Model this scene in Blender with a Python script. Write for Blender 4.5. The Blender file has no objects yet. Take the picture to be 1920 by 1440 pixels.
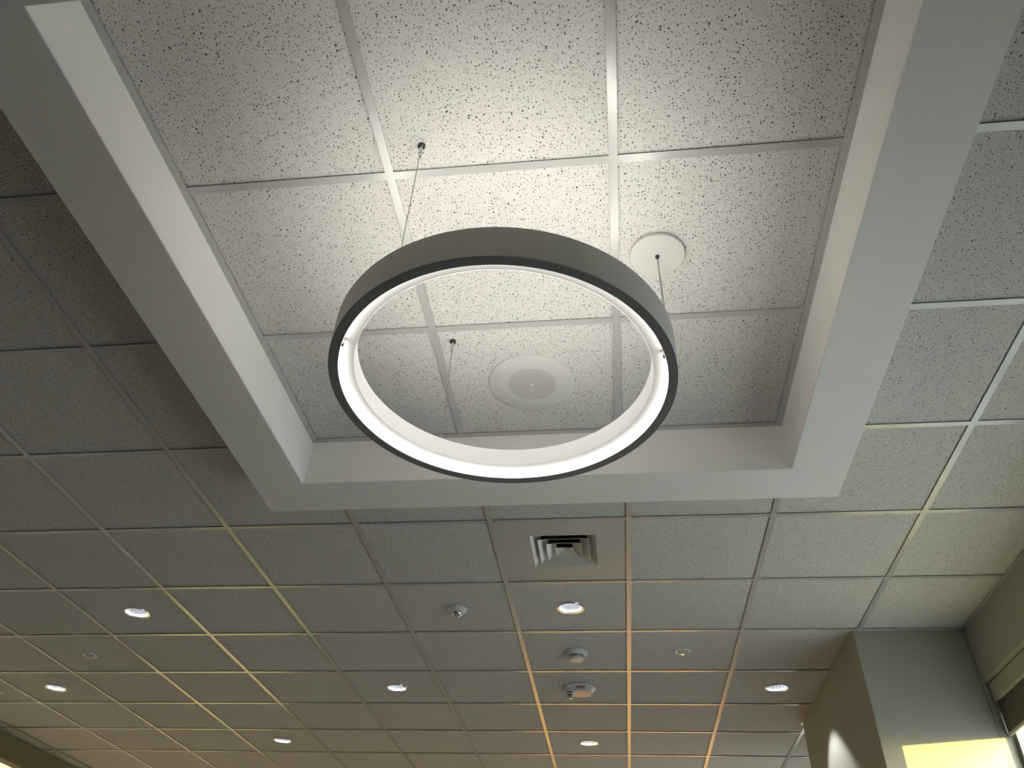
import bpy, bmesh, math, random
from mathutils import Vector, Matrix

random.seed(7)
sc = bpy.context.scene
COL = sc.collection
H = 3.3            # height of the main ceiling above the floor; meshes below are written with z = 0 at that ceiling
G = 0.6096         # two-foot ceiling module

# ------------------------------------------------------------------ camera
cam = bpy.data.cameras.new('camera')
cam_o = bpy.data.objects.new('camera', cam)
COL.objects.link(cam_o)
cam_o.location = (-0.09534, -3.62062, -1.7517 + H)
cam_o.rotation_euler = (2.26788, -0.0393, 0.11443)
cam.sensor_width = 36.0
cam.lens = 36.0 * 1468.06 / 1920.0
cam.clip_start = 0.02
sc.camera = cam_o

# ------------------------------------------------------------------ light of the place
SKY = 1.30
SUN = 13.0
UPLIGHT_FAR, UPLIGHT_NEAR = 10.5, 18.2
RINGLED = 4.5
COVE_FILL = 42.0  # strength of the fill strip added behind the left beam
SPOT = 42.0
LAMP = 5.0

world = bpy.data.worlds.new('world')
sc.world = world
world.use_nodes = True
wn = world.node_tree.nodes
bg = wn['Background']
sky = wn.new('ShaderNodeTexSky')
sky.sky_type = 'NISHITA'
sky.sun_disc = False
sky.sun_elevation = math.radians(28)
sky.sun_rotation = math.radians(135)
world.node_tree.links.new(sky.outputs[0], bg.inputs[0])
bg.inputs[1].default_value = SKY

sun = bpy.data.lights.new('sun', 'SUN')
sun.energy = SUN
sun.color = (1.0, 0.81, 0.27)
sun.angle = math.radians(0.5)
sun_o = bpy.data.objects.new('sun', sun)
COL.objects.link(sun_o)
sun_o.location = (30, -30, H + 5)
sun_o.rotation_euler = Vector((-1.0, 1.0, -0.084)).to_track_quat('-Z', 'Y').to_euler()

vs = sc.view_settings
vs.view_transform = 'Standard'
vs.look = 'None'
vs.gamma = 1.0
vs.use_curve_mapping = False
vs.exposure = 0.0

# ------------------------------------------------------------------ materials
def new_mat(name):
    m = bpy.data.materials.new(name)
    m.use_nodes = True
    nt = m.node_tree
    return m, nt, nt.nodes['Principled BSDF']

def paint(name, col, rough=0.6, metal=0.0, spec=0.5, bump=0.0, scale=300.0, vary=0.03):
    """paint or metal with slight tonal variation and fine relief"""
    m, nt, b = new_mat(name)
    N, L = nt.nodes, nt.links
    tc = N.new('ShaderNodeTexCoord')
    no = N.new('ShaderNodeTexNoise')
    no.inputs['Scale'].default_value = 9.0
    no.inputs['Detail'].default_value = 3.0
    L.new(tc.outputs['Object'], no.inputs['Vector'])
    mix = N.new('ShaderNodeMix')
    mix.data_type = 'RGBA'
    mix.inputs[6].default_value = (*[c * (1 - vary) for c in col], 1)
    mix.inputs[7].default_value = (*[min(1, c * (1 + vary)) for c in col], 1)
    L.new(no.outputs['Fac'], mix.inputs[0])
    L.new(mix.outputs[2], b.inputs['Base Color'])
    b.inputs['Roughness'].default_value = rough
    b.inputs['Metallic'].default_value = metal
    b.inputs['Specular IOR Level'].default_value = spec
    if bump > 0:
        n2 = N.new('ShaderNodeTexNoise')
        n2.inputs['Scale'].default_value = scale
        n2.inputs['Detail'].default_value = 2.0
        L.new(tc.outputs['Object'], n2.inputs['Vector'])
        bp = N.new('ShaderNodeBump')
        bp.inputs['Strength'].default_value = bump
        bp.inputs['Distance'].default_value = 0.001
        L.new(n2.outputs['Fac'], bp.inputs['Height'])
        L.new(bp.outputs['Normal'], b.inputs['Normal'])
    return m

def glow(name, col, strength):
    m, nt, b = new_mat(name)
    b.inputs['Base Color'].default_value = (0.8, 0.8, 0.8, 1)
    b.inputs['Emission Color'].default_value = (*col, 1)
    b.inputs['Emission Strength'].default_value = strength
    return m

def mineral_tile():
    """mineral-fibre acoustic tile: off-white, pin-holes and short fissures"""
    m, nt, b = new_mat('mineral_fibre_tile')
    N, L = nt.nodes, nt.links
    tc = N.new('ShaderNodeTexCoord')
    oi = N.new('ShaderNodeObjectInfo')
    mul = N.new('ShaderNodeVectorMath'); mul.operation = 'MULTIPLY'
    cmb = N.new('ShaderNodeCombineXYZ')
    for i in range(3):
        L.new(oi.outputs['Random'], cmb.inputs[i])
    mul.inputs[1].default_value = (37.0, 53.0, 0.0)
    L.new(cmb.outputs[0], mul.inputs[0])
    add = N.new('ShaderNodeVectorMath'); add.operation = 'ADD'
    L.new(tc.outputs['Object'], add.inputs[0]); L.new(mul.outputs[0], add.inputs[1])
    # warp the coordinates so the holes become short slits of many directions
    nz = N.new('ShaderNodeTexNoise'); nz.inputs['Scale'].default_value = 110.0; nz.inputs['Detail'].default_value = 1.0
    L.new(add.outputs[0], nz.inputs['Vector'])
    sub = N.new('ShaderNodeVectorMath'); sub.operation = 'SUBTRACT'; sub.inputs[1].default_value = (0.5, 0.5, 0.5)
    L.new(nz.outputs['Color'], sub.inputs[0])
    scl = N.new('ShaderNodeVectorMath'); scl.operation = 'SCALE'; scl.inputs['Scale'].default_value = 0.012
    L.new(sub.outputs[0], scl.inputs[0])
    warp = N.new('ShaderNodeVectorMath'); warp.operation = 'ADD'
    L.new(add.outputs[0], warp.inputs[0]); L.new(scl.outputs[0], warp.inputs[1])

    def holes(scale, rmin, rmax, power, soft):
        v = N.new('ShaderNodeTexVoronoi'); v.voronoi_dimensions = '2D'
        v.inputs['Scale'].default_value = scale
        L.new(warp.outputs[0], v.inputs['Vector'])
        sp = N.new('ShaderNodeSeparateColor')
        L.new(v.outputs['Color'], sp.inputs[0])
        pw = N.new('ShaderNodeMath'); pw.operation = 'POWER'; pw.inputs[1].default_value = power
        L.new(sp.outputs[0], pw.inputs[0])
        rad = N.new('ShaderNodeMapRange')
        rad.inputs['To Min'].default_value = rmin; rad.inputs['To Max'].default_value = rmax
        L.new(pw.outputs[0], rad.inputs['Value'])
        df = N.new('ShaderNodeMath'); df.operation = 'SUBTRACT'
        L.new(rad.outputs[0], df.inputs[0]); L.new(v.outputs['Distance'], df.inputs[1])
        ms = N.new('ShaderNodeMapRange'); ms.interpolation_type = 'SMOOTHSTEP'
        ms.inputs['From Min'].default_value = 0.0; ms.inputs['From Max'].default_value = soft
        L.new(df.outputs[0], ms.inputs['Value'])
        return ms.outputs[0]
    big = holes(108.0, 0.05, 0.245, 1.05, 0.08)
    small = holes(185.0, -0.06, 0.275, 1.1, 0.11)
    sm = N.new('ShaderNodeMath'); sm.operation = 'MULTIPLY'; sm.inputs[1].default_value = 0.8
    L.new(small, sm.inputs[0])
    mx = N.new('ShaderNodeMath'); mx.operation = 'MAXIMUM'
    L.new(big, mx.inputs[0]); L.new(sm.outputs[0], mx.inputs[1])
    tone = N.new('ShaderNodeTexNoise'); tone.inputs['Scale'].default_value = 40.0; tone.inputs['Detail'].default_value = 4.0
    L.new(add.outputs[0], tone.inputs['Vector'])
    c1 = N.new('ShaderNodeMix'); c1.data_type = 'RGBA'
    c1.inputs[6].default_value = (0.57, 0.56, 0.535, 1); c1.inputs[7].default_value = (0.66, 0.65, 0.62, 1)
    L.new(tone.outputs['Fac'], c1.inputs[0])
    c2 = N.new('ShaderNodeMix'); c2.data_type = 'RGBA'
    c2.inputs[7].default_value = (0.07, 0.068, 0.062, 1)
    L.new(mx.outputs[0], c2.inputs[0]); L.new(c1.outputs[2], c2.inputs[6])
    L.new(c2.outputs[2], b.inputs['Base Color'])
    b.inputs['Roughness'].default_value = 0.9
    b.inputs['Specular IOR Level'].default_value = 0.2
    inv = N.new('ShaderNodeMath'); inv.operation = 'SUBTRACT'; inv.inputs[0].default_value = 1.0
    L.new(mx.outputs[0], inv.inputs[1])
    bp = N.new('ShaderNodeBump'); bp.inputs['Strength'].default_value = 0.4; bp.inputs['Distance'].default_value = 0.002
    L.new(inv.outputs[0], bp.inputs['Height'])
    L.new(bp.outputs['Normal'], b.inputs['Normal'])
    return m

def wood_floor():
    m, nt, b = new_mat('plank_floor')
    N, L = nt.nodes, nt.links
    tc = N.new('ShaderNodeTexCoord')
    br = N.new('ShaderNodeTexBrick')
    br.inputs['Color1'].default_value = (0.145, 0.137, 0.127, 1)
    br.inputs['Color2'].default_value = (0.12, 0.113, 0.105, 1)
    br.inputs['Mortar'].default_value = (0.1, 0.07, 0.05, 1)
    br.inputs['Scale'].default_value = 1.0
    br.inputs['Mortar Size'].default_value = 0.003
    br.inputs['Brick Width'].default_value = 1.2
    br.inputs['Row Height'].default_value = 0.18
    L.new(tc.outputs['Object'], br.inputs['Vector'])
    L.new(br.outputs['Color'], b.inputs['Base Color'])
    b.inputs['Roughness'].default_value = 0.4
    return m

def window_glass():
    m, nt, b = new_mat('window_glass')
    N, L = nt.nodes, nt.links
    out = N['Material Output']
    tr = N.new('ShaderNodeBsdfTransparent'); tr.inputs[0].default_value = (0.92, 0.95, 0.93, 1)
    gl = N.new('ShaderNodeBsdfGlossy'); gl.inputs['Roughness'].default_value = 0.02
    fr = N.new('ShaderNodeMath'); fr.operation = 'ADD'; fr.inputs[0].default_value = 0.04; fr.inputs[1].default_value = 0.03
    mx = N.new('ShaderNodeMixShader')
    L.new(fr.outputs[0], mx.inputs[0]); L.new(tr.outputs[0], mx.inputs[1]); L.new(gl.outputs[0], mx.inputs[2])
    L.new(mx.outputs[0], out.inputs['Surface'])
    return m

M = {}
M['tile'] = mineral_tile()
M['tee'] = paint('white_enamelled_steel', (0.45, 0.445, 0.43), rough=0.30, spec=0.85)
_b = M['tee'].node_tree.nodes['Principled BSDF']
_b.inputs['Coat Weight'].default_value = 0.8
_b.inputs['Coat IOR'].default_value = 1.6
_b.inputs['Coat Roughness'].default_value = 0.25
M['drywall'] = paint('white_drywall_paint', (0.80, 0.79, 0.765), rough=0.7, spec=0.25, bump=0.15, scale=500)
M['wall'] = paint('grey_green_wall_paint', (0.39, 0.38, 0.325), rough=0.65, spec=0.3, bump=0.2, scale=260)
M['olive'] = paint('olive_beam_paint', (0.22, 0.20, 0.11), rough=0.7, spec=0.25, bump=0.2, scale=260)
M['cream'] = paint('cream_wall_paint', (0.55, 0.50, 0.44), rough=0.7, spec=0.25)
M['terracotta'] = paint('terracotta_wall_paint', (0.68, 0.43, 0.30), rough=0.7, spec=0.25)
M['deck'] = paint('grey_deck', (0.2, 0.2, 0.2), rough=0.9)
M['floor'] = wood_floor()
M['ground'] = paint('pale_paving', (0.74, 0.70, 0.60), rough=0.9, vary=0.1)
M['glass'] = window_glass()
M['frame'] = paint('grey_window_frame', (0.22, 0.22, 0.22), rough=0.35, metal=0.4)
M['shade_box'] = paint('taupe_shade_cassette', (0.42, 0.40, 0.33), rough=0.35, spec=0.5)
M['shade_cloth'] = paint('dark_shade_fabric', (0.10, 0.09, 0.08), rough=0.9, bump=0.5, scale=900)
M['ring'] = paint('silver_grey_powder_coat', (0.66, 0.66, 0.635), rough=0.42, spec=0.5, bump=0.05, scale=1500)
M['ring_rim'] = paint('dark_satin_coat', (0.20, 0.21, 0.21), rough=0.3, spec=0.6)
M['ring_white'] = paint('matt_white_reflector', (0.86, 0.85, 0.82), rough=0.5, spec=0.3)
M['dark_metal'] = paint('black_nickel', (0.08, 0.08, 0.085), rough=0.2, metal=0.9, vary=0.0)
M['chrome'] = paint('chrome', (0.62, 0.62, 0.64), rough=0.12, metal=1.0, vary=0.0)
M['steel_wire'] = paint('steel_wire', (0.30, 0.29, 0.28), rough=0.35, metal=0.8)
M['cord'] = paint('grey_cord', (0.34, 0.32, 0.30), rough=0.5)
M['white'] = paint('white_enamel', (0.78, 0.77, 0.74), rough=0.4, spec=0.45)
M['baffle'] = paint('pale_grey_enamel', (0.58, 0.575, 0.55), rough=0.45, spec=0.4)
M['plastic'] = paint('white_plastic', (0.66, 0.67, 0.66), rough=0.33, spec=0.5)
M['black'] = paint('black_void', (0.012, 0.012, 0.012), rough=0.8, spec=0.1)
M['hole'] = paint('dark_grille_hole', (0.09, 0.09, 0.085), rough=0.9, spec=0.1)
M['vent'] = paint('grey_enamelled_panel', (0.46, 0.47, 0.46), rough=0.4, spec=0.45)
M['vane'] = paint('pale_enamelled_vane', (0.64, 0.62, 0.56), rough=0.3, spec=0.6)
M['reflector'] = paint('faceted_reflector', (0.88, 0.89, 0.93), rough=0.22, metal=0.55, vary=0.0)
M['red'] = paint('red_lettering', (0.42, 0.012, 0.02), rough=0.5)
M['peach'] = paint('ivory_plastic', (0.70, 0.60, 0.52), rough=0.4)
M['lens'] = paint('clear_lens', (0.75, 0.75, 0.76), rough=0.06, metal=0.85, vary=0.0)
M['ring_led'] = glow('led_diffuser', (1.0, 0.965, 0.90), RINGLED)
M['ring_band'] = glow('white_band_added_glow', (1.0, 0.93, 0.86), 0.24)  # light on the white band put in as weak emission
M['ring_up_far'] = glow('led_uplight_far', (1.0, 0.95, 0.87), UPLIGHT_FAR)
M['ring_up_near'] = glow('led_uplight_near', (1.0, 0.95, 0.87), UPLIGHT_NEAR)
M['lamp'] = glow('downlight_lamp', (0.93, 0.96, 1.0), LAMP)
M['cove'] = glow('added_fill_strip', (1.0, 0.84, 0.60), COVE_FILL)  # added unseen source, lights the left wall that the tees reflect

# ------------------------------------------------------------------ mesh helpers
def box(bm, x0, x1, y0, y1, z0, z1):
    v = [bm.verts.new(p) for p in ((x0, y0, z0), (x1, y0, z0), (x1, y1, z0), (x0, y1, z0),
                                   (x0, y0, z1), (x1, y0, z1), (x1, y1, z1), (x0, y1, z1))]
    for f in ((0, 3, 2, 1), (4, 5, 6, 7), (0, 1, 5, 4), (1, 2, 6, 5), (2, 3, 7, 6), (3, 0, 4, 7)):
        bm.faces.new([v[i] for i in f])

def prism(bm, pts, z0, z1):
    """vertical extrusion of a simple polygon given counter-clockwise"""
    a = [bm.verts.new((x, y, z0)) for x, y in pts]
    b = [bm.verts.new((x, y, z1)) for x, y in pts]
    bm.faces.new(list(reversed(a))); bm.faces.new(b)
    n = len(pts)
    for i in range(n):
        bm.faces.new((a[i], a[(i + 1) % n], b[(i + 1) % n], b[i]))

def lathe(bm, prof, n=48, closed=False, cx=0.0, cy=0.0, cap=True, smooth=True):
    """revolve (r, z) points about the vertical axis; r = 0 makes a pole"""
    rings = []
    for r, z in prof:
        if r < 1e-6:
            rings.append([bm.verts.new((cx, cy, z))])
        else:
            rings.append([bm.verts.new((cx + r * math.cos(2 * math.pi * k / n), cy + r * math.sin(2 * math.pi * k / n), z)) for k in range(n)])
    m = len(rings)
    fs = []
    for i in range(m if closed else m - 1):
        A, B = rings[i], rings[(i + 1) % m]
        for k in range(n):
            k2 = (k + 1) % n
            if len(A) == 1 and len(B) == 1:
                continue
            if len(A) == 1:
                fs.append(bm.faces.new((A[0], B[k2], B[k])))
            elif len(B) == 1:
                fs.append(bm.faces.new((A[k], A[k2], B[0])))
            else:
                fs.append(bm.faces.new((A[k], A[k2], B[k2], B[k])))
    if smooth:
        for f in fs:
            f.smooth = True

def tube(bm, p, q, r, n=8):
    p, q = Vector(p), Vector(q)
    d = (q - p).normalized()
    a = d.orthogonal().normalized(); b = d.cross(a)
    A = [bm.verts.new(p + a * r * math.cos(2 * math.pi * k / n) + b * r * math.sin(2 * math.pi * k / n)) for k in range(n)]
    B = [bm.verts.new(q + a * r * math.cos(2 * math.pi * k / n) + b * r * math.sin(2 * math.pi * k / n)) for k in range(n)]
    for k in range(n):
        f = bm.faces.new((A[k], A[(k + 1) % n], B[(k + 1) % n], B[k])); f.smooth = True
    bm.faces.new(A); bm.faces.new(list(reversed(B)))

def to_mesh(name, bm, mat, sharp=35):
    bmesh.ops.recalc_face_normals(bm, faces=bm.faces)
    me = bpy.data.meshes.new(name)
    bm.to_mesh(me); bm.free()
    me.materials.append(mat)
    try:
        me.set_sharp_from_angle(angle=math.radians(sharp))
    except Exception:
        pass
    return me

def link(name, me, parent=None, loc=None, rotz=0.0):
    o = bpy.data.objects.new(name, me)
    COL.objects.link(o)
    if parent is not None:
        o.parent = parent
        o.location = loc or (0, 0, 0)
    else:
        o.location = loc if loc is not None else (0, 0, H)
    o.rotation_euler = (0, 0, rotz)
    return o

def obj(name, bm, mat, parent=None, loc=None, rotz=0.0, sharp=35):
    return link(name, to_mesh(name, bm, mat, sharp), parent, loc, rotz)

def bevel(o, w, seg=2):
    md = o.modifiers.new('bevel', 'BEVEL'); md.width = w; md.segments = seg; md.limit_method = 'ANGLE'
    return o

def struct(name, bm, mat, parent=None, label=None):
    o = obj(name, bm, mat, parent)
    if parent is None:
        o['kind'] = 'structure'
        if label:
            o['label'] = label
    return o

def thing(name, label, cat, loc, group=None, rotz=0.0):
    o = bpy.data.objects.new(name, None)
    COL.objects.link(o)
    o.empty_display_size = 0.05
    o.location = (loc[0], loc[1], loc[2] + H); o.rotation_euler = (0, 0, rotz)
    o['label'] = label; o['category'] = cat
    if group:
        o['group'] = group
    return o

def dup(root, loc, label):
    """copy a thing with its parts and their sub-parts"""
    r = root.copy(); COL.objects.link(r)
    r.location = (loc[0], loc[1], loc[2] + H); r['label'] = label
    for ch in list(root.children):
        c = ch.copy(); COL.objects.link(c); c.parent = r
        for g in ch.children:
            d = g.copy(); COL.objects.link(d); d.parent = c
    return r

# ------------------------------------------------------------------ measures of the room
XL, XR = -5.03, 1.755            # face of the left beam, face of the right bulkhead
YN, YF = -8 * G, 10 * G          # near and far walls
TOP, FLOOR = 0.45, -H
CX, CY, CI, CO = -0.3415, -2.0855, 0.9144, 1.1150     # coffer centre, inner and outer half size
CZ, UZ = -0.138, 0.056           # underside of the coffer frame, upper ceiling
PX0, PX1, PY0, PY1 = 1.19, XR, 0.63, 2.23             # pier
WALLX = -5.45                    # left wall behind the beam
WY = -2.5                        # near end of the window beside the pier
GX = 1.83                        # inside face of the window frames

# ------------------------------------------------------------------ room shell
bm = bmesh.new(); box(bm, WALLX - 0.3, XR + 0.3, YN - 0.1, YF + 0.1, FLOOR - 0.1, FLOOR)
struct('floor', bm, M['floor'], label='wooden plank floor of the room')
bm = bmesh.new(); box(bm, -60, 60, -60, 60, FLOOR - 0.4, FLOOR - 0.3)
struct('ground', bm, M['ground'], label='pale paving outside the building')
bm = bmesh.new(); box(bm, WALLX - 0.3, -1.15, YF, YF + 0.1, FLOOR, TOP)
struct('wall_far', bm, M['cream'], label='cream far wall')
bm = bmesh.new(); box(bm, -1.15, XR + 0.3, YF - 0.02, YF + 0.1, FLOOR, TOP)
struct('wall_accent', bm, M['terracotta'], label='warm terracotta stretch of the far wall')
bm = bmesh.new(); box(bm, WALLX - 0.3, XR + 0.3, YN - 0.1, YN, FLOOR, TOP)
struct('wall_near', bm, M['wall'], label='grey green wall behind the camera')
bm = bmesh.new(); box(bm, WALLX - 0.1, WALLX, YN, YF, FLOOR, TOP)
wall_left = struct('wall_left', bm, M['cream'], label='cream wall behind the dark olive beam')
bm = bmesh.new(); box(bm, XL - 0.10, XL, YN, YF, -0.172, TOP)
beam = struct('trim_2', bm, M['olive'], label='dark olive beam along the left edge of the tiled ceiling')
bm = bmesh.new(); box(bm, WALLX, XL - 0.10, YN, YF, 0.0, 0.02)
struct('trim_3', bm, M['drywall'], label='cove soffit behind the dark olive beam')

# right wall: bulkhead above, low wall below the windows
bm = bmesh.new(); box(bm, XR, XR + 0.22, YN, YF, -0.280, TOP)
bevel(struct('wall_right', bm, M['wall'], label='grey brown bulkhead above the window'), 0.006)
bm = bmesh.new(); box(bm, XR, XR + 0.22, YN, YF, FLOOR, -2.45)
low = struct('wall_right_low', bm, M['wall']); low.name = 'wall_below_window'
low['label'] = 'low wall under the window'
bm = bmesh.new(); box(bm, XR, XR + 0.22, PY0, PY1, -2.45, -0.280)
box(bm, XR, XR + 0.22, YN, WY, -2.45, -0.280); box(bm, XR, XR + 0.22, YF - 0.3, YF, -2.45, -0.280)
bmesh.ops.recalc_face_normals(bm, faces=bm.faces)
infill = struct('wall_infill', bm, M['wall']); infill.name = 'wall_between_windows'
infill['label'] = 'wall sections between the window bays'
# pier
bm = bmesh.new(); box(bm, PX0, PX1, PY0, PY1, FLOOR, TOP)
bevel(struct('wall_pier', bm, M['wall'], label='square grey green pier standing out from the right wall'), 0.004)

def window(name, label, y0, y1, edges):
    """frame, mullions and one pane per bay; edges lists (bay start, bay end)"""
    root = bpy.data.objects.new(name, None); COL.objects.link(root); root.location = (0, 0, H)
    root['kind'] = 'structure'; root['label'] = label
    bm = bmesh.new(); box(bm, GX - 0.03, GX + 0.02, y0, y1, -0.43, -0.280); obj('window_head', bm, M['frame'], root)
    bm = bmesh.new(); box(bm, GX - 0.03, GX + 0.02, y0, y1, -2.45, -2.39); obj('window_sill', bm, M['frame'], root)
    last = y0
    for a, b in edges + [(y1, y1)]:
        if a - last > 0.001:
            bm = bmesh.new(); box(bm, GX - 0.015, GX, last, a, -2.39, -0.43); obj('mullion', bm, M['frame'], root)
        if b > a:
            bm = bmesh.new(); box(bm, GX - 0.010, GX - 0.006, a, b, -2.39, -0.43); obj('pane', bm, M['glass'], root)
        last = b
    return root

bays = []
e = 0.592
while e - 0.52 > WY + 0.02:
    bays.append((e - 0.505, e)); e -= 0.60
bays.reverse()
window('window_1', 'grey framed window beside the pier', WY, PY0, bays)
bays = []
s = 3.05  # bays of an added unseen window, placed for sun on the far wall
while s + 0.492 < YF - 0.33:
    bays.append((s, s + 0.492)); s += 0.585
window('window_2', 'unseen grey framed window beyond the pier, added to let sun onto the far wall', PY1, YF - 0.3, bays)

# ------------------------------------------------------------------ coffer frame
def rect(cx, cy, h):
    return [(cx - h, cy - h), (cx + h, cy - h), (cx + h, cy + h), (cx - h, cy + h)]

bm = bmesh.new()
vi, vo = [], []
for z in (CZ, UZ + 0.06):
    vi.append([bm.verts.new((x, y, z)) for x, y in rect(CX, CY, CI)])
    vo.append([bm.verts.new((x, y, z)) for x, y in rect(CX, CY, CO)])
for k in range(4):
    k2 = (k + 1) % 4
    bm.faces.new((vi[0][k], vi[0][k2], vo[0][k2], vo[0][k]))
    bm.faces.new((vi[1][k], vi[1][k2], vo[1][k2], vo[1][k]))
    bm.faces.new((vi[0][k], vi[0][k2], vi[1][k2], vi[1][k]))
    bm.faces.new((vo[0][k], vo[0][k2], vo[1][k2], vo[1][k]))
coffer = struct('trim_1', bm, M['drywall'], label='white drywall coffer frame around the ring light')
bevel(coffer, 0.003)

# ------------------------------------------------------------------ suspended ceiling
bm = bmesh.new(); box(bm, WALLX - 0.1, XR + 0.22, YN - 0.1, YF + 0.1, TOP, TOP + 0.1)
ceiling = struct('ceiling', bm, M['deck'], label='suspended ceiling of white pinholed tiles in a steel grid')

TILE_Z, TILE_T, GAP = 0.005, 0.015, 0.004
HS = G / 2 - GAP
DOWN = [(-5, 0), (-1, 0), (-3, 2), (1, 2), (-7, 2), (-5, 4), (-1, 4)]       # cells with a downlight
VENT = (-1, -1)
HOLE = 0.066

def poly_tile(pts, cx, cy):
    bm = bmesh.new(); prism(bm, [(x - cx, y - cy) for x, y in pts], 0, TILE_T)
    return to_mesh('ceiling_tile', bm, M['tile'])

bm = bmesh.new(); box(bm, -HS, HS, -HS, HS, 0, TILE_T)
full_tile = to_mesh('ceiling_tile', bm, M['tile'])

def holed_tile(r, n=32):
    bm = bmesh.new()
    inner, outer = [], []
    for k in range(n):
        a = 2 * math.pi * (k + 0.5) / n
        c, s = math.cos(a), math.sin(a)
        f = HS / max(abs(c), abs(s))
        inner.append((r * c, r * s)); outer.append((f * c, f * s))
    # pull the outline into the corners
    for q in range(4):
        a = math.pi / 4 + q * math.pi / 2
        k = min(range(n), key=lambda i: abs((2 * math.pi * (i + 0.5) / n - a + math.pi) % (2 * math.pi) - math.pi))
        outer[k] = (math.copysign(HS, math.cos(a)), math.copysign(HS, math.sin(a)))
    ring = []
    for z in (0, TILE_T):
        ring.append(([bm.verts.new((x, y, z)) for x, y in inner], [bm.verts.new((x, y, z)) for x, y in outer]))
    for k in range(n):
        k2 = (k + 1) % n
        for z in (0, 1):
            bm.faces.new((ring[z][0][k], ring[z][0][k2], ring[z][1][k2], ring[z][1][k]))
        for w in (0, 1):
            bm.faces.new((ring[0][w][k], ring[0][w][k2], ring[1][w][k2], ring[1][w][k]))
    return to_mesh('ceiling_tile', bm, M['tile'])
light_tile = holed_tile(HOLE)

ox0, ox1, oy0, oy1 = CX - CO, CX + CO, CY - CO, CY + CO
for i in range(-9, 3):
    for j in range(-8, 10):
        if (i, j) == VENT:
            continue
        x0, x1 = max(i * G + GAP, XL + GAP), min((i + 1) * G - GAP, XR - GAP)
        y0, y1 = j * G + GAP, (j + 1) * G - GAP
        cx, cy = (i + 0.5) * G, (j + 0.5) * G
        if x1 - x0 < 0.02:
            continue
        if (i, j) in DOWN:
            link('ceiling_tile', light_tile, ceiling, (cx, cy, TILE_Z)); continue
        # cut around the coffer or the pier
        pieces = [(x0, y0, x1, y1)]
        poly = None
        for bx0, bx1, by0, by1 in ((ox0 - GAP, ox1 + GAP, oy0 - GAP, oy1 + GAP), (PX0 - GAP, PX1 + 1, PY0 - GAP, PY1 + GAP)):
            if x1 <= bx0 or x0 >= bx1 or y1 <= by0 or y0 >= by1:
                continue
            l, r, n_, f = bx0 > x0, bx1 < x1, by0 > y0, by1 < y1
            if not (l or r or n_ or f):
                poly = []; break
            if (l or r) and (n_ or f):          # an L round a corner
                xc, yc = (bx0 if l else bx1), (by0 if n_ else by1)
                c = [(x0, y0), (x1, y0), (x1, y1), (x0, y1)]
                drop = (1 if n_ is False else 2) if l else (0 if n_ is False else 3)
                notch = {0: [(x0, yc), (xc, yc), (xc, y0)], 1: [(xc, y0), (xc, yc), (x1, yc)],
                         2: [(x1, yc), (xc, yc), (xc, y1)], 3: [(xc, y1), (xc, yc), (x0, yc)]}[drop]
                poly = c[:drop] + notch + c[drop + 1:]
            else:
                if l: x1 = bx0
                if r: x0 = bx1
                if n_: y1 = by0
                if f: y0 = by1
                poly = [(x0, y0), (x1, y0), (x1, y1), (x0, y1)]
        if poly == []:
            continue
        if poly is None and x1 - x0 > 2 * HS - 0.001:
            link('ceiling_tile', full_tile, ceiling, (cx, cy, TILE_Z))
        else:
            poly = poly or [(x0, y0), (x1, y0), (x1, y1), (x0, y1)]
            link('ceiling_tile', poly_tile(poly, cx, cy), ceiling, (cx, cy, TILE_Z))
for a in (-1, 0, 1):                           # nine tiles up in the coffer
    for b in (-1, 0, 1):
        link('ceiling_tile', full_tile, ceiling, (CX + a * G, CY + b * G, UZ + TILE_Z))

FW = 0.012                                     # half width of a tee flange
def tee_mesh(length, name, along='y'):
    bm = bmesh.new()
    h = length / 2
    if along == 'y':
        box(bm, -FW, FW, -h, h, 0, 0.0012); box(bm, -0.0008, 0.0008, -h, h, 0.0012, 0.03)
    else:
        box(bm, -h, h, -FW, FW, 0, 0.0012); box(bm, -h, h, -0.0008, 0.0008, 0.0012, 0.03)
    return to_mesh(name, bm, M['tee'])
cross = tee_mesh(G - 2 * FW, 'cross_tee', 'x')

def spans(lo, hi, cuts):
    out = [(lo, hi)]
    for a, b in cuts:
        nxt = []
        for p, q in out:
            if b <= p or a >= q:
                nxt.append((p, q)); continue
            if a - p > 0.01: nxt.append((p, a))
            if q - b > 0.01: nxt.append((b, q))
        out = nxt
    return out

for i in range(-8, 3):
    x = i * G
    cuts = []
    if ox0 < x < ox1: cuts.append((oy0, oy1))
    if x > PX0: cuts.append((PY0, PY1))
    for p, q in spans(YN, YF, cuts):
        link('main_tee', tee_mesh(q - p, 'main_tee'), ceiling, (x, (p + q) / 2, 0))
for j in range(-7, 10):
    y = j * G
    cuts = []
    if oy0 < y < oy1: cuts.append((ox0, ox1))
    if PY0 < y < PY1: cuts.append((PX0, PX1))
    for i in range(-9, 3):
        lo, hi = max(i * G + FW, XL), min((i + 1) * G - FW, XR)
        for p, q in spans(lo, hi, cuts):
            if q - p > G - 2 * FW - 0.001:
                link('cross_tee', cross, ceiling, ((p + q) / 2, y, 0.0002))
            elif q - p > 0.03:
                link('cross_tee', tee_mesh(q - p, 'cross_tee', 'x'), ceiling, ((p + q) / 2, y, 0.0002))
for a in (-0.5, 0.5):                          # grid of the coffer
    link('main_tee', tee_mesh(2 * CI, 'main_tee'), ceiling, (CX + a * G, CY, UZ))
    for k in (-1, 0, 1):
        link('cross_tee', cross, ceiling, (CX + k * G, CY + a * G, UZ + 0.0002))

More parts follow.
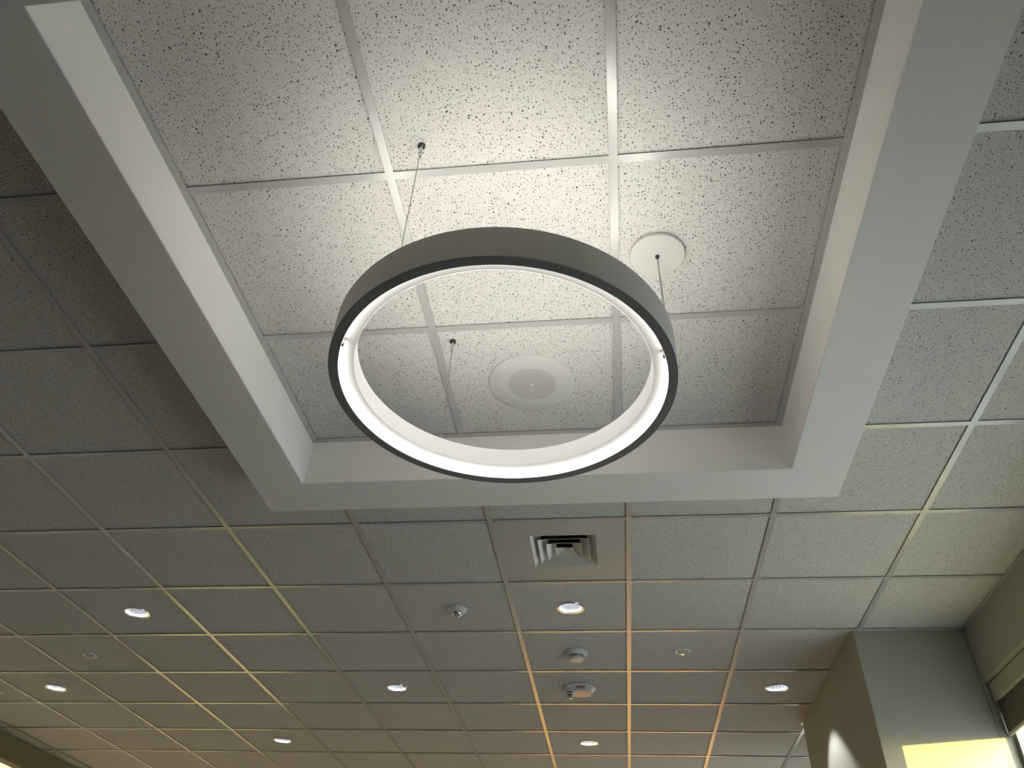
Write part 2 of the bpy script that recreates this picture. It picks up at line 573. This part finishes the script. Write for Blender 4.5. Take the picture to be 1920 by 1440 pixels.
def angle(x0, x1, y0, y1, z=0.0):
    bm = bmesh.new(); box(bm, x0, x1, y0, y1, z - 0.0006, z + 0.0008)
    obj('wall_angle', bm, M['tee'], ceiling)
AW = 0.022
angle(XR - AW, XR, YN, PY0); angle(XR - AW, XR, PY1, YF)
angle(XL, XL + AW, YN, YF)
angle(PX0 - 0.012, PX0, PY0 - 0.012, PY1 + 0.012); angle(PX0, PX1, PY0 - 0.012, PY0); angle(PX0, PX1, PY1, PY1 + AW)
angle(CX - CI, CX - CI + AW, CY - CI, CY + CI, UZ); angle(CX + CI - AW, CX + CI, CY - CI, CY + CI, UZ)
angle(CX - CI + AW, CX + CI - AW, CY + CI - AW, CY + CI, UZ); angle(CX - CI + AW, CX + CI - AW, CY - CI, CY - CI + AW, UZ)

# ------------------------------------------------------------------ ring light
RX, RY, RZ, RR, RH = -0.3475, -2.082, -0.4664, 0.447, 0.099
ring = thing('ring_pendant_light', 'large silver grey ring light hanging on thin cables in the coffer', 'ceiling light', (RX, RY, RZ))
NS = 160
bm = bmesh.new()
RI = RR - 0.0254
lathe(bm, [(RR - 0.0015, 0.0004), (RR, 0.0015), (RR, RH - 0.001), (RR - 0.001, RH), (RR - 0.003, RH), (RR - 0.003, 0.0004)], NS, closed=True)
obj('outer_shell', bm, M['ring'], ring)
bm = bmesh.new()
lathe(bm, [(RI + 0.0008, 0), (RR - 0.0014, 0), (RR - 0.0031, 0.0006), (RR - 0.0031, 0.003), (RI, 0.003), (RI, 0.0008)], NS, closed=True)
rim = obj('bottom_rim', bm, M['ring_rim'], ring); rim['label'] = 'dark satin bottom rim'
bm = bmesh.new()
lathe(bm, [(RI - 0.0005, 0.0035), (RI + 0.004, 0.0035), (RI + 0.004, 0.026), (RI - 0.0005, 0.026)], NS, closed=True)
led = obj('led_diffuser', bm, M['ring_led'], ring); led['label'] = 'glowing white inner diffuser strip'
RP = 0.3853
bm = bmesh.new()
lathe(bm, [(RP + 0.001, 0.026), (RR - 0.003, 0.026), (RR - 0.003, 0.028), (RP + 0.001, 0.028)], NS, closed=True)
refl = obj('reflector', bm, M['ring_white'], ring); refl['label'] = 'matt white underside lit by the diffuser strip'
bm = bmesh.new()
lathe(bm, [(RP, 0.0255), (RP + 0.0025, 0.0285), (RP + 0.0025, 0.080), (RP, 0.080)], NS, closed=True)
band = obj('inner_band', bm, M['ring_band'], ring); band['label'] = 'white inner band with a soft glow added'
# two half-round lenses tilted inward, meeting at the joints; unequal strengths added to brighten the near side
for mat_, a0, a1 in (('ring_up_far', -12.5, 207.0), ('ring_up_near', 207.0, 347.5)):
    bm = bmesh.new()
    n = 80
    prev = None
    for k in range(n + 1):
        a = math.radians(a0 + (a1 - a0) * k / n)
        c, s_ = math.cos(a), math.sin(a)
        prof = ((RR - 0.052, 0.077), (RR - 0.048, 0.083), (RR - 0.036, 0.092), (RR - 0.022, 0.0995), (RR - 0.012, 0.100), (RR - 0.007, 0.095), (RR - 0.007, 0.077))
        cur = [bm.verts.new((r * c, r * s_, z)) for r, z in prof]
        m_ = len(cur)
        if prev:
            for q in range(m_):
                f = bm.faces.new((prev[q], prev[(q + 1) % m_], cur[(q + 1) % m_], cur[q])); f.smooth = True
        else:
            bm.faces.new(cur)
        prev = cur
    bm.faces.new(prev)
    obj('uplight_lens', bm, M[mat_], ring)
for deg in (-153.0, -12.5):                       # joints of the two half rings
    a = math.radians(deg)
    bm = bmesh.new(); box(bm, -0.005, 0.0, -0.006, 0.006, 0.004, 0.0255)
    obj('joint_clip', bm, M['steel_wire'], ring, ((RI - 0.0008) * math.cos(a), (RI - 0.0008) * math.sin(a), 0), a)

def gripper(parent, x, y, z):
    bm = bmesh.new()
    lathe(bm, [(0, z), (0.0105, z), (0.0105, z - 0.004), (0.009, z - 0.010), (0.0065, z - 0.011), (0, z - 0.011)], 20, cx=x, cy=y)
    o = obj('ceiling_mount', bm, M['dark_metal'], parent)
    bm = bmesh.new()
    lathe(bm, [(0, z - 0.010), (0.0058, z - 0.010), (0.0058, z - 0.037), (0.0048, z - 0.038), (0.0048, z - 0.043), (0.0025, z - 0.050), (0, z - 0.050)], 16, cx=x, cy=y)
    obj('cable_gripper', bm, M['chrome'], o)
UPZ = UZ + TILE_Z - RZ                         # tile face, seen from the ring's base
MR = 0.4369
mounts = []
for deg in (-116.2, 123.3, 4.2):
    a = math.radians(deg)
    mounts.append((MR * math.cos(a) - 0.0006, MR * math.sin(a)))
for n, (x, y) in enumerate(mounts):
    canopy = n == 2
    if canopy:
        bm = bmesh.new()
        lathe(bm, [(0, UPZ - 0.013), (0.079, UPZ - 0.013), (0.081, UPZ - 0.011), (0.081, UPZ - 0.004), (0.076, UPZ - 0.0035), (0.076, UPZ), (0, UPZ)], 64, cx=x, cy=y)
        cn = obj('canopy', bm, M['baffle'], ring); cn['label'] = 'round white ceiling canopy'
        z = UPZ - 0.013
        bm = bmesh.new()
        lathe(bm, [(0, z), (0.0065, z), (0.0065, z - 0.005), (0.004, z - 0.010), (0.002, z - 0.014), (0, z - 0.014)], 16, cx=x, cy=y)
        obj('cable_gripper', bm, M['dark_metal'], cn)
        bm = bmesh.new(); tube(bm, (x, y, z - 0.012), (x - 0.001, y + 0.004, RH - 0.045), 0.0019)
        obj('power_cord', bm, M['cord'], ring)
        bm = bmesh.new(); tube(bm, (x, y, z - 0.012), (x + 0.008, y + 0.004, RH - 0.045), 0.0010)
        obj('suspension_cable', bm, M['steel_wire'], ring)
    else:
        gripper(ring, x, y, UPZ)
        bm = bmesh.new(); tube(bm, (x, y, UPZ - 0.049), (x, y, RH - 0.03), 0.0010)
        obj('suspension_cable', bm, M['steel_wire'], ring)

# ------------------------------------------------------------------ round ceiling speaker in the coffer
SX, SY = CX + 0.000, CY + G
spk = thing('ceiling_speaker', 'round white ceiling speaker with perforated centre seen through the ring', 'speaker', (SX, SY, UZ + TILE_Z))
bm = bmesh.new()
lathe(bm, [(0.0875, -0.0065), (0.150, -0.0065), (0.1545, -0.004), (0.1555, 0), (0.0875, 0)], 72, closed=True)
obj('baffle', bm, M['baffle'], spk)
bm = bmesh.new()
lathe(bm, [(0, -0.0055), (0.0875, -0.0055), (0.0875, -0.002), (0, -0.002)], 64)
gr = obj('grille', bm, M['baffle'], spk)
bm = bmesh.new()
for k in range(1, 17):
    r = 0.0855 * k / 16.5
    n = max(6, round(2 * math.pi * r / 0.0052))
    for q in range(n):
        a = 2 * math.pi * q / n
        x, y = r * math.cos(a), r * math.sin(a)
        vs_ = [bm.verts.new((x + 0.0014 * math.cos(t * math.pi / 3), y + 0.0014 * math.sin(t * math.pi / 3), -0.0057)) for t in range(6)]
        bm.faces.new(vs_)
pf = obj('perforation', bm, M['hole'], gr); pf['kind'] = 'stuff'
bm = bmesh.new(); lathe(bm, [(0, -0.0095), (0.003, -0.009), (0.0045, -0.0055), (0, -0.0055)], 16)
obj('centre_stud', bm, M['white'], spk)
for deg in (139, 47, -130, -37):
    a = math.radians(deg)
    bm = bmesh.new(); lathe(bm, [(0, -0.0095), (0.0028, -0.0088), (0.0040, -0.0065), (0, -0.0065)], 12, cx=0.130 * math.cos(a), cy=0.130 * math.sin(a))
    obj('screw', bm, M['white'], spk)

# ------------------------------------------------------------------ air diffuser
VX, VY = (VENT[0] + 0.5) * G, (VENT[1] + 0.5) * G
vent = thing('air_diffuser', 'grey metal ceiling panel with a square nested air vent beside the coffer', 'air vent', (VX, VY, TILE_Z))
OFF = 0.008                                     # the opening sits a little off centre
AO = 0.151
def square(bm, h, z):
    return [bm.verts.new((x + OFF, y - 0.012, z)) for x, y in ((-h, -h), (h, -h), (h, h), (-h, h))]
bm = bmesh.new()
o4 = [bm.verts.new((x, y, 0)) for x, y in ((-HS, -HS), (HS, -HS), (HS, HS), (-HS, HS))]
i4 = square(bm, AO, 0)
o5 = [bm.verts.new((v.co.x, v.co.y, 0.002)) for v in o4]
i5 = square(bm, AO, 0.002)
for k in range(4):
    k2 = (k + 1) % 4
    bm.faces.new((o4[k], o4[k2], i4[k2], i4[k])); bm.faces.new((o5[k], o5[k2], i5[k2], i5[k]))
    bm.faces.new((o4[k], o4[k2], o5[k2], o5[k])); bm.faces.new((i4[k], i4[k2], i5[k2], i5[k]))
obj('panel', bm, M['vent'], vent)
bm = bmesh.new()
a, b = square(bm, AO, 0.002), square(bm, AO, 0.11)
for k in range(4):
    bm.faces.new((a[k], a[(k + 1) % 4], b[(k + 1) % 4], b[k]))
bm.faces.new(b)
obj('duct_box', bm, M['black'], vent)
for n, (lo, zlo, hi, zhi) in enumerate(((0.150, 0.0, 0.106, 0.032), (0.117, -0.002, 0.073, 0.030), (0.080, -0.004, 0.037, 0.027), (0.041, -0.004, 0.0, 0.020))):
    bm = bmesh.new()
    a = square(bm, lo, zlo)
    b = square(bm, lo + 0.0012, zlo)
    if hi > 0:
        c, d = square(bm, hi, zhi), square(bm, hi + 0.0012, zhi)
        for k in range(4):
            k2 = (k + 1) % 4
            bm.faces.new((a[k], a[k2], c[k2], c[k])); bm.faces.new((b[k], b[k2], d[k2], d[k]))
            bm.faces.new((a[k], a[k2], b[k2], b[k])); bm.faces.new((c[k], c[k2], d[k2], d[k]))
    else:
        t = bm.verts.new((OFF, -0.012, zhi))
        t2 = bm.verts.new((OFF, -0.012, zhi + 0.0012))
        for k in range(4):
            k2 = (k + 1) % 4
            bm.faces.new((a[k], a[k2], t)); bm.faces.new((b[k], b[k2], t2)); bm.faces.new((a[k], a[k2], b[k2], b[k]))
    obj('vane', bm, M['vane'], vent)

# ------------------------------------------------------------------ recessed downlights
def make_downlight(label, loc):
    t = thing('recessed_downlight', label, 'downlight', loc, 'round recessed downlights')
    bm = bmesh.new()
    lathe(bm, [(0.0605, -0.001), (0.0625, -0.0042), (0.072, -0.0035), (0.0735, 0.0), (0.0605, 0.0015)], 48, closed=True)
    obj('trim_ring', bm, M['chrome'], t)
    bm = bmesh.new()
    n = 24                                      # fluted reflector: alternating facets
    rings = []
    for r, z, f in ((0.0602, 0.0, 0.02), (0.056, 0.025, 0.05), (0.049, 0.055, 0.06), (0.036, 0.085, 0.04)):
        rings.append([bm.verts.new((r * (1 - (f if k % 2 else 0)) * math.cos(2 * math.pi * k / (2 * n)), r * (1 - (f if k % 2 else 0)) * math.sin(2 * math.pi * k / (2 * n)), z)) for k in range(2 * n)])
    for A, B in zip(rings, rings[1:]):
        for k in range(2 * n):
            bm.faces.new((A[k], A[(k + 1) % (2 * n)], B[(k + 1) % (2 * n)], B[k]))
    bm.faces.new(rings[-1])
    obj('reflector', bm, M['reflector'], t, sharp=5)
    bm = bmesh.new(); lathe(bm, [(0, 0.076), (0.026, 0.078), (0.030, 0.084), (0, 0.084)], 24)
    obj('lamp', bm, M['lamp'], t)
    li = bpy.data.lights.get('downlight_beam')
    if li is None:
        li = bpy.data.lights.new('downlight_beam', 'SPOT')
        li.energy = SPOT; li.color = (0.95, 0.97, 1.0)
        li.spot_size = math.radians(84); li.spot_blend = 0.35; li.shadow_soft_size = 0.012
    lo = bpy.data.objects.new('downlight_beam', li); COL.objects.link(lo)
    lo.parent = t; lo.location = (0, 0, 0.066)
    return t

names = ['large recessed downlight at the left, in the same row as the motion sensor',
         'bright recessed downlight directly beyond the square air vent',
         'recessed downlight left of the alert strobe and in the same row',
         'recessed downlight nearest the pier at the right',
         'recessed downlight at the far left near the olive beam',
         'recessed downlight in the farthest row, left of the one beyond the strobe',
         'recessed downlight in the farthest row, straight beyond the alert strobe']
proto = None
for (i, j), lab in zip(DOWN, names):
    loc = ((i + 0.5) * G, (j + 0.5) * G, TILE_Z)
    if proto is None:
        proto = make_downlight(lab, loc)
    else:
        dup(proto, loc, lab)

# ------------------------------------------------------------------ motion sensor
t = thing('motion_sensor', 'small domed white motion sensor left of the downlight beyond the vent', 'sensor', (-0.911, 0.306, TILE_Z))
bm = bmesh.new()
lathe(bm, [(0, 0), (0.053, 0), (0.053, -0.006), (0.050, -0.010), (0.034, -0.027), (0.031, -0.028), (0, -0.028)], 40)
obj('housing', bm, M['plastic'], t)
bm = bmesh.new()
lathe(bm, [(0.029, -0.027), (0.027, -0.033), (0.018, -0.040), (0.008, -0.043), (0, -0.0435)], 10, smooth=False)
obj('faceted_lens', bm, M['lens'], t)
bm = bmesh.new(); box(bm, -0.004, 0.004, -0.036, -0.029, -0.034, -0.027)
obj('eyelid', bm, M['black'], t)

# ------------------------------------------------------------------ smoke detector
t = thing('smoke_detector', 'round white smoke detector with dark slots between the downlight and the strobe', 'smoke detector', (-0.305, 0.914, TILE_Z))
bm = bmesh.new()
lathe(bm, [(0, 0), (0.064, 0), (0.065, -0.010), (0.062, -0.015), (0.058, -0.016), (0.052, -0.024), (0.046, -0.026), (0, -0.026)], 48)
obj('base', bm, M['plastic'], t)
bm = bmesh.new(); lathe(bm, [(0, -0.026), (0.0442, -0.026), (0.0442, -0.042), (0, -0.042)], 40)
obj('slot_core', bm, M['black'], t)
for z in (-0.0305, -0.0365):
    bm = bmesh.new(); lathe(bm, [(0.041, z), (0.0462, z), (0.0462, z - 0.0022), (0.041, z - 0.0022)], 48, closed=True)
    obj('slot_ring', bm, M['plastic'], t)
bm = bmesh.new(); lathe(bm, [(0, -0.0405), (0.0445, -0.0405), (0.0435, -0.045), (0.039, -0.050), (0.030, -0.051), (0, -0.051)], 48)
obj('cap', bm, M['plastic'], t)
for k in range(4):
    a = math.radians(20 + 90 * k)
    bm = bmesh.new(); box(bm, 0.040, 0.0452, -0.002, 0.002, -0.042, -0.026)
    obj('slot_rib', bm, M['plastic'], t, (0, 0, 0), a)
bm = bmesh.new(); lathe(bm, [(0, -0.0215), (0.0022, -0.0205), (0.0026, -0.018), (0, -0.018)], 10, cx=-0.028, cy=-0.0495)
obj('indicator_light', bm, M['black'], t)

# ------------------------------------------------------------------ alert strobe
t = thing('alert_strobe', 'round white speaker strobe with red ALERT lettering and a clear flash lens', 'strobe', (-0.312, 1.526, TILE_Z))
bm = bmesh.new()
lathe(bm, [(0, 0), (0.100, 0), (0.102, -0.006), (0.098, -0.012), (0.078, -0.034), (0.072, -0.037), (0, -0.037)], 56)
obj('housing', bm, M['plastic'], t)
bm = bmesh.new(); lathe(bm, [(0, -0.0368), (0.069, -0.0368), (0.068, -0.0385), (0, -0.0385)], 56, cx=0.006)
fc = obj('face_plate', bm, M['peach'], t); fc['label'] = 'flat round peach-toned face plate'
LX, LY = -0.066, -0.050
bm = bmesh.new(); box(bm, LX - 0.024, LX + 0.024, LY - 0.020, LY + 0.024, -0.040, -0.004)
bevel(obj('lens_housing', bm, M['plastic'], t), 0.004)
bm = bmesh.new()
a = [bm.verts.new((LX + x, LY + y, -0.040)) for x, y in ((-0.022, -0.018), (0.022, -0.018), (0.022, 0.020), (-0.022, 0.020))]
b = [bm.verts.new((LX + x, LY + y, -0.084)) for x, y in ((-0.018, -0.014), (0.018, -0.014), (0.018, 0.014), (-0.018, 0.014))]
for k in range(4):
    bm.faces.new((a[k], a[(k + 1) % 4], b[(k + 1) % 4], b[k]))
bm.faces.new(b); bm.faces.new(a)
fl = obj('flash_lens', bm, M['lens'], t); fl['label'] = 'clear box-shaped flash lens'
bevel(fl, 0.003)
bm = bmesh.new(); box(bm, LX - 0.012, LX + 0.012, LY - 0.0195, LY - 0.0150, -0.066, -0.062)
obj('flash_tube', bm, M['black'], fl)
bm = bmesh.new(); box(bm, LX - 0.020, LX + 0.020, LY - 0.0195, LY - 0.0165, -0.048, -0.044)
obj('lens_frame', bm, M['black'], fl)
cu = bpy.data.curves.new('lettering', 'FONT')
cu.body = 'ALERT'; cu.size = 0.021; cu.align_x = 'CENTER'; cu.align_y = 'CENTER'; cu.extrude = 0.0004; cu.offset = 0.0006
tmp = bpy.data.objects.new('tmp', cu); COL.objects.link(tmp)
bpy.context.view_layer.update()
me = bpy.data.meshes.new_from_object(tmp.evaluated_get(bpy.context.evaluated_depsgraph_get()))
bpy.data.objects.remove(tmp)
me.materials.clear(); me.materials.append(M['red'])
for v in me.vertices:                           # bend the word round the cone
    u, w, d = v.co.x, v.co.y, v.co.z
    r = 0.0885 + w * 0.672
    z = -0.0225 + w * 0.74
    ang = -math.pi / 2 + (u + 0.006) / 0.0885
    r += 0.0012 + d
    v.co = (r * math.cos(ang), r * math.sin(ang), z - 0.0012)
o = link('lettering', me, t); o['label'] = 'red word ALERT'

# ------------------------------------------------------------------ sprinkler heads
def make_sprinkler(label, loc):
    t = thing('sprinkler_head', label, 'sprinkler', loc, 'round sprinkler heads in the tiles')
    bm = bmesh.new()
    lathe(bm, [(0.024, 0.004), (0.030, -0.001), (0.041, -0.0065), (0.045, -0.0055), (0.047, 0), (0.030, 0.003)], 40, closed=True)
    obj('escutcheon', bm, M['white'], t)
    bm = bmesh.new(); lathe(bm, [(0, 0.006), (0.027, 0.006), (0.029, 0.001), (0.0, 0.0055)], 32)
    obj('cup', bm, M['vent'], t)
    bm = bmesh.new(); lathe(bm, [(0, 0.006), (0.008, 0.006), (0.008, -0.006), (0.005, -0.008), (0, -0.008)], 16)
    obj('nozzle', bm, M['white'], t)
    for s in (-1, 1):
        bm = bmesh.new(); tube(bm, (s * 0.010, 0, 0.004), (s * 0.003, 0, -0.017), 0.0018)
        obj('frame_arm', bm, M['chrome'], t)
    bm = bmesh.new(); lathe(bm, [(0, -0.017), (0.012, -0.017), (0.012, -0.0185), (0, -0.0195)], 12)
    obj('deflector', bm, M['chrome'], t)
    return t
s0 = make_sprinkler('round sprinkler head right of the smoke detector', (0.305, 0.914, TILE_Z))
dup(s0, (-3.376, 0.928, TILE_Z), 'dull sprinkler head just beyond the left large downlight')
dup(s0, (-4.474, 1.613, TILE_Z), 'sprinkler head cut off by the left edge of the photo')

# ------------------------------------------------------------------ roller shade in the right window
t = thing('roller_shade', 'taupe roller shade cassette with dark fabric in the right window', 'window shade', (1.80, -1.85, -0.285))
Y0, Y1 = WY + 1.86, PY0 + 1.85 - 0.008
bm = bmesh.new(); box(bm, -0.022, 0.0, Y0, Y1, -0.088, 0.0045)
bevel(obj('cassette', bm, M['shade_box'], t), 0.008, 3)
bm = bmesh.new(); box(bm, -0.006, -0.003, Y0 + 0.02, Y1 - 0.003, -0.235, -0.086)
obj('fabric', bm, M['shade_cloth'], t)
bm = bmesh.new(); box(bm, -0.010, 0.0, Y0 + 0.02, Y1 - 0.003, -0.250, -0.235)
obj('hem_bar', bm, M['shade_box'], t)

# ------------------------------------------------------------------ unseen fill strip added behind the left beam to brighten the left wall
bm = bmesh.new(); box(bm, -5.225, -5.175, 0.0, 6.0, -0.02, 0.0)
obj('added_strip_channel', bm, M['white'], beam)
bm = bmesh.new(); box(bm, -5.218, -5.182, 0.05, 5.95, -0.036, -0.02)
obj('added_fill_strip', bm, M['cove'], beam)
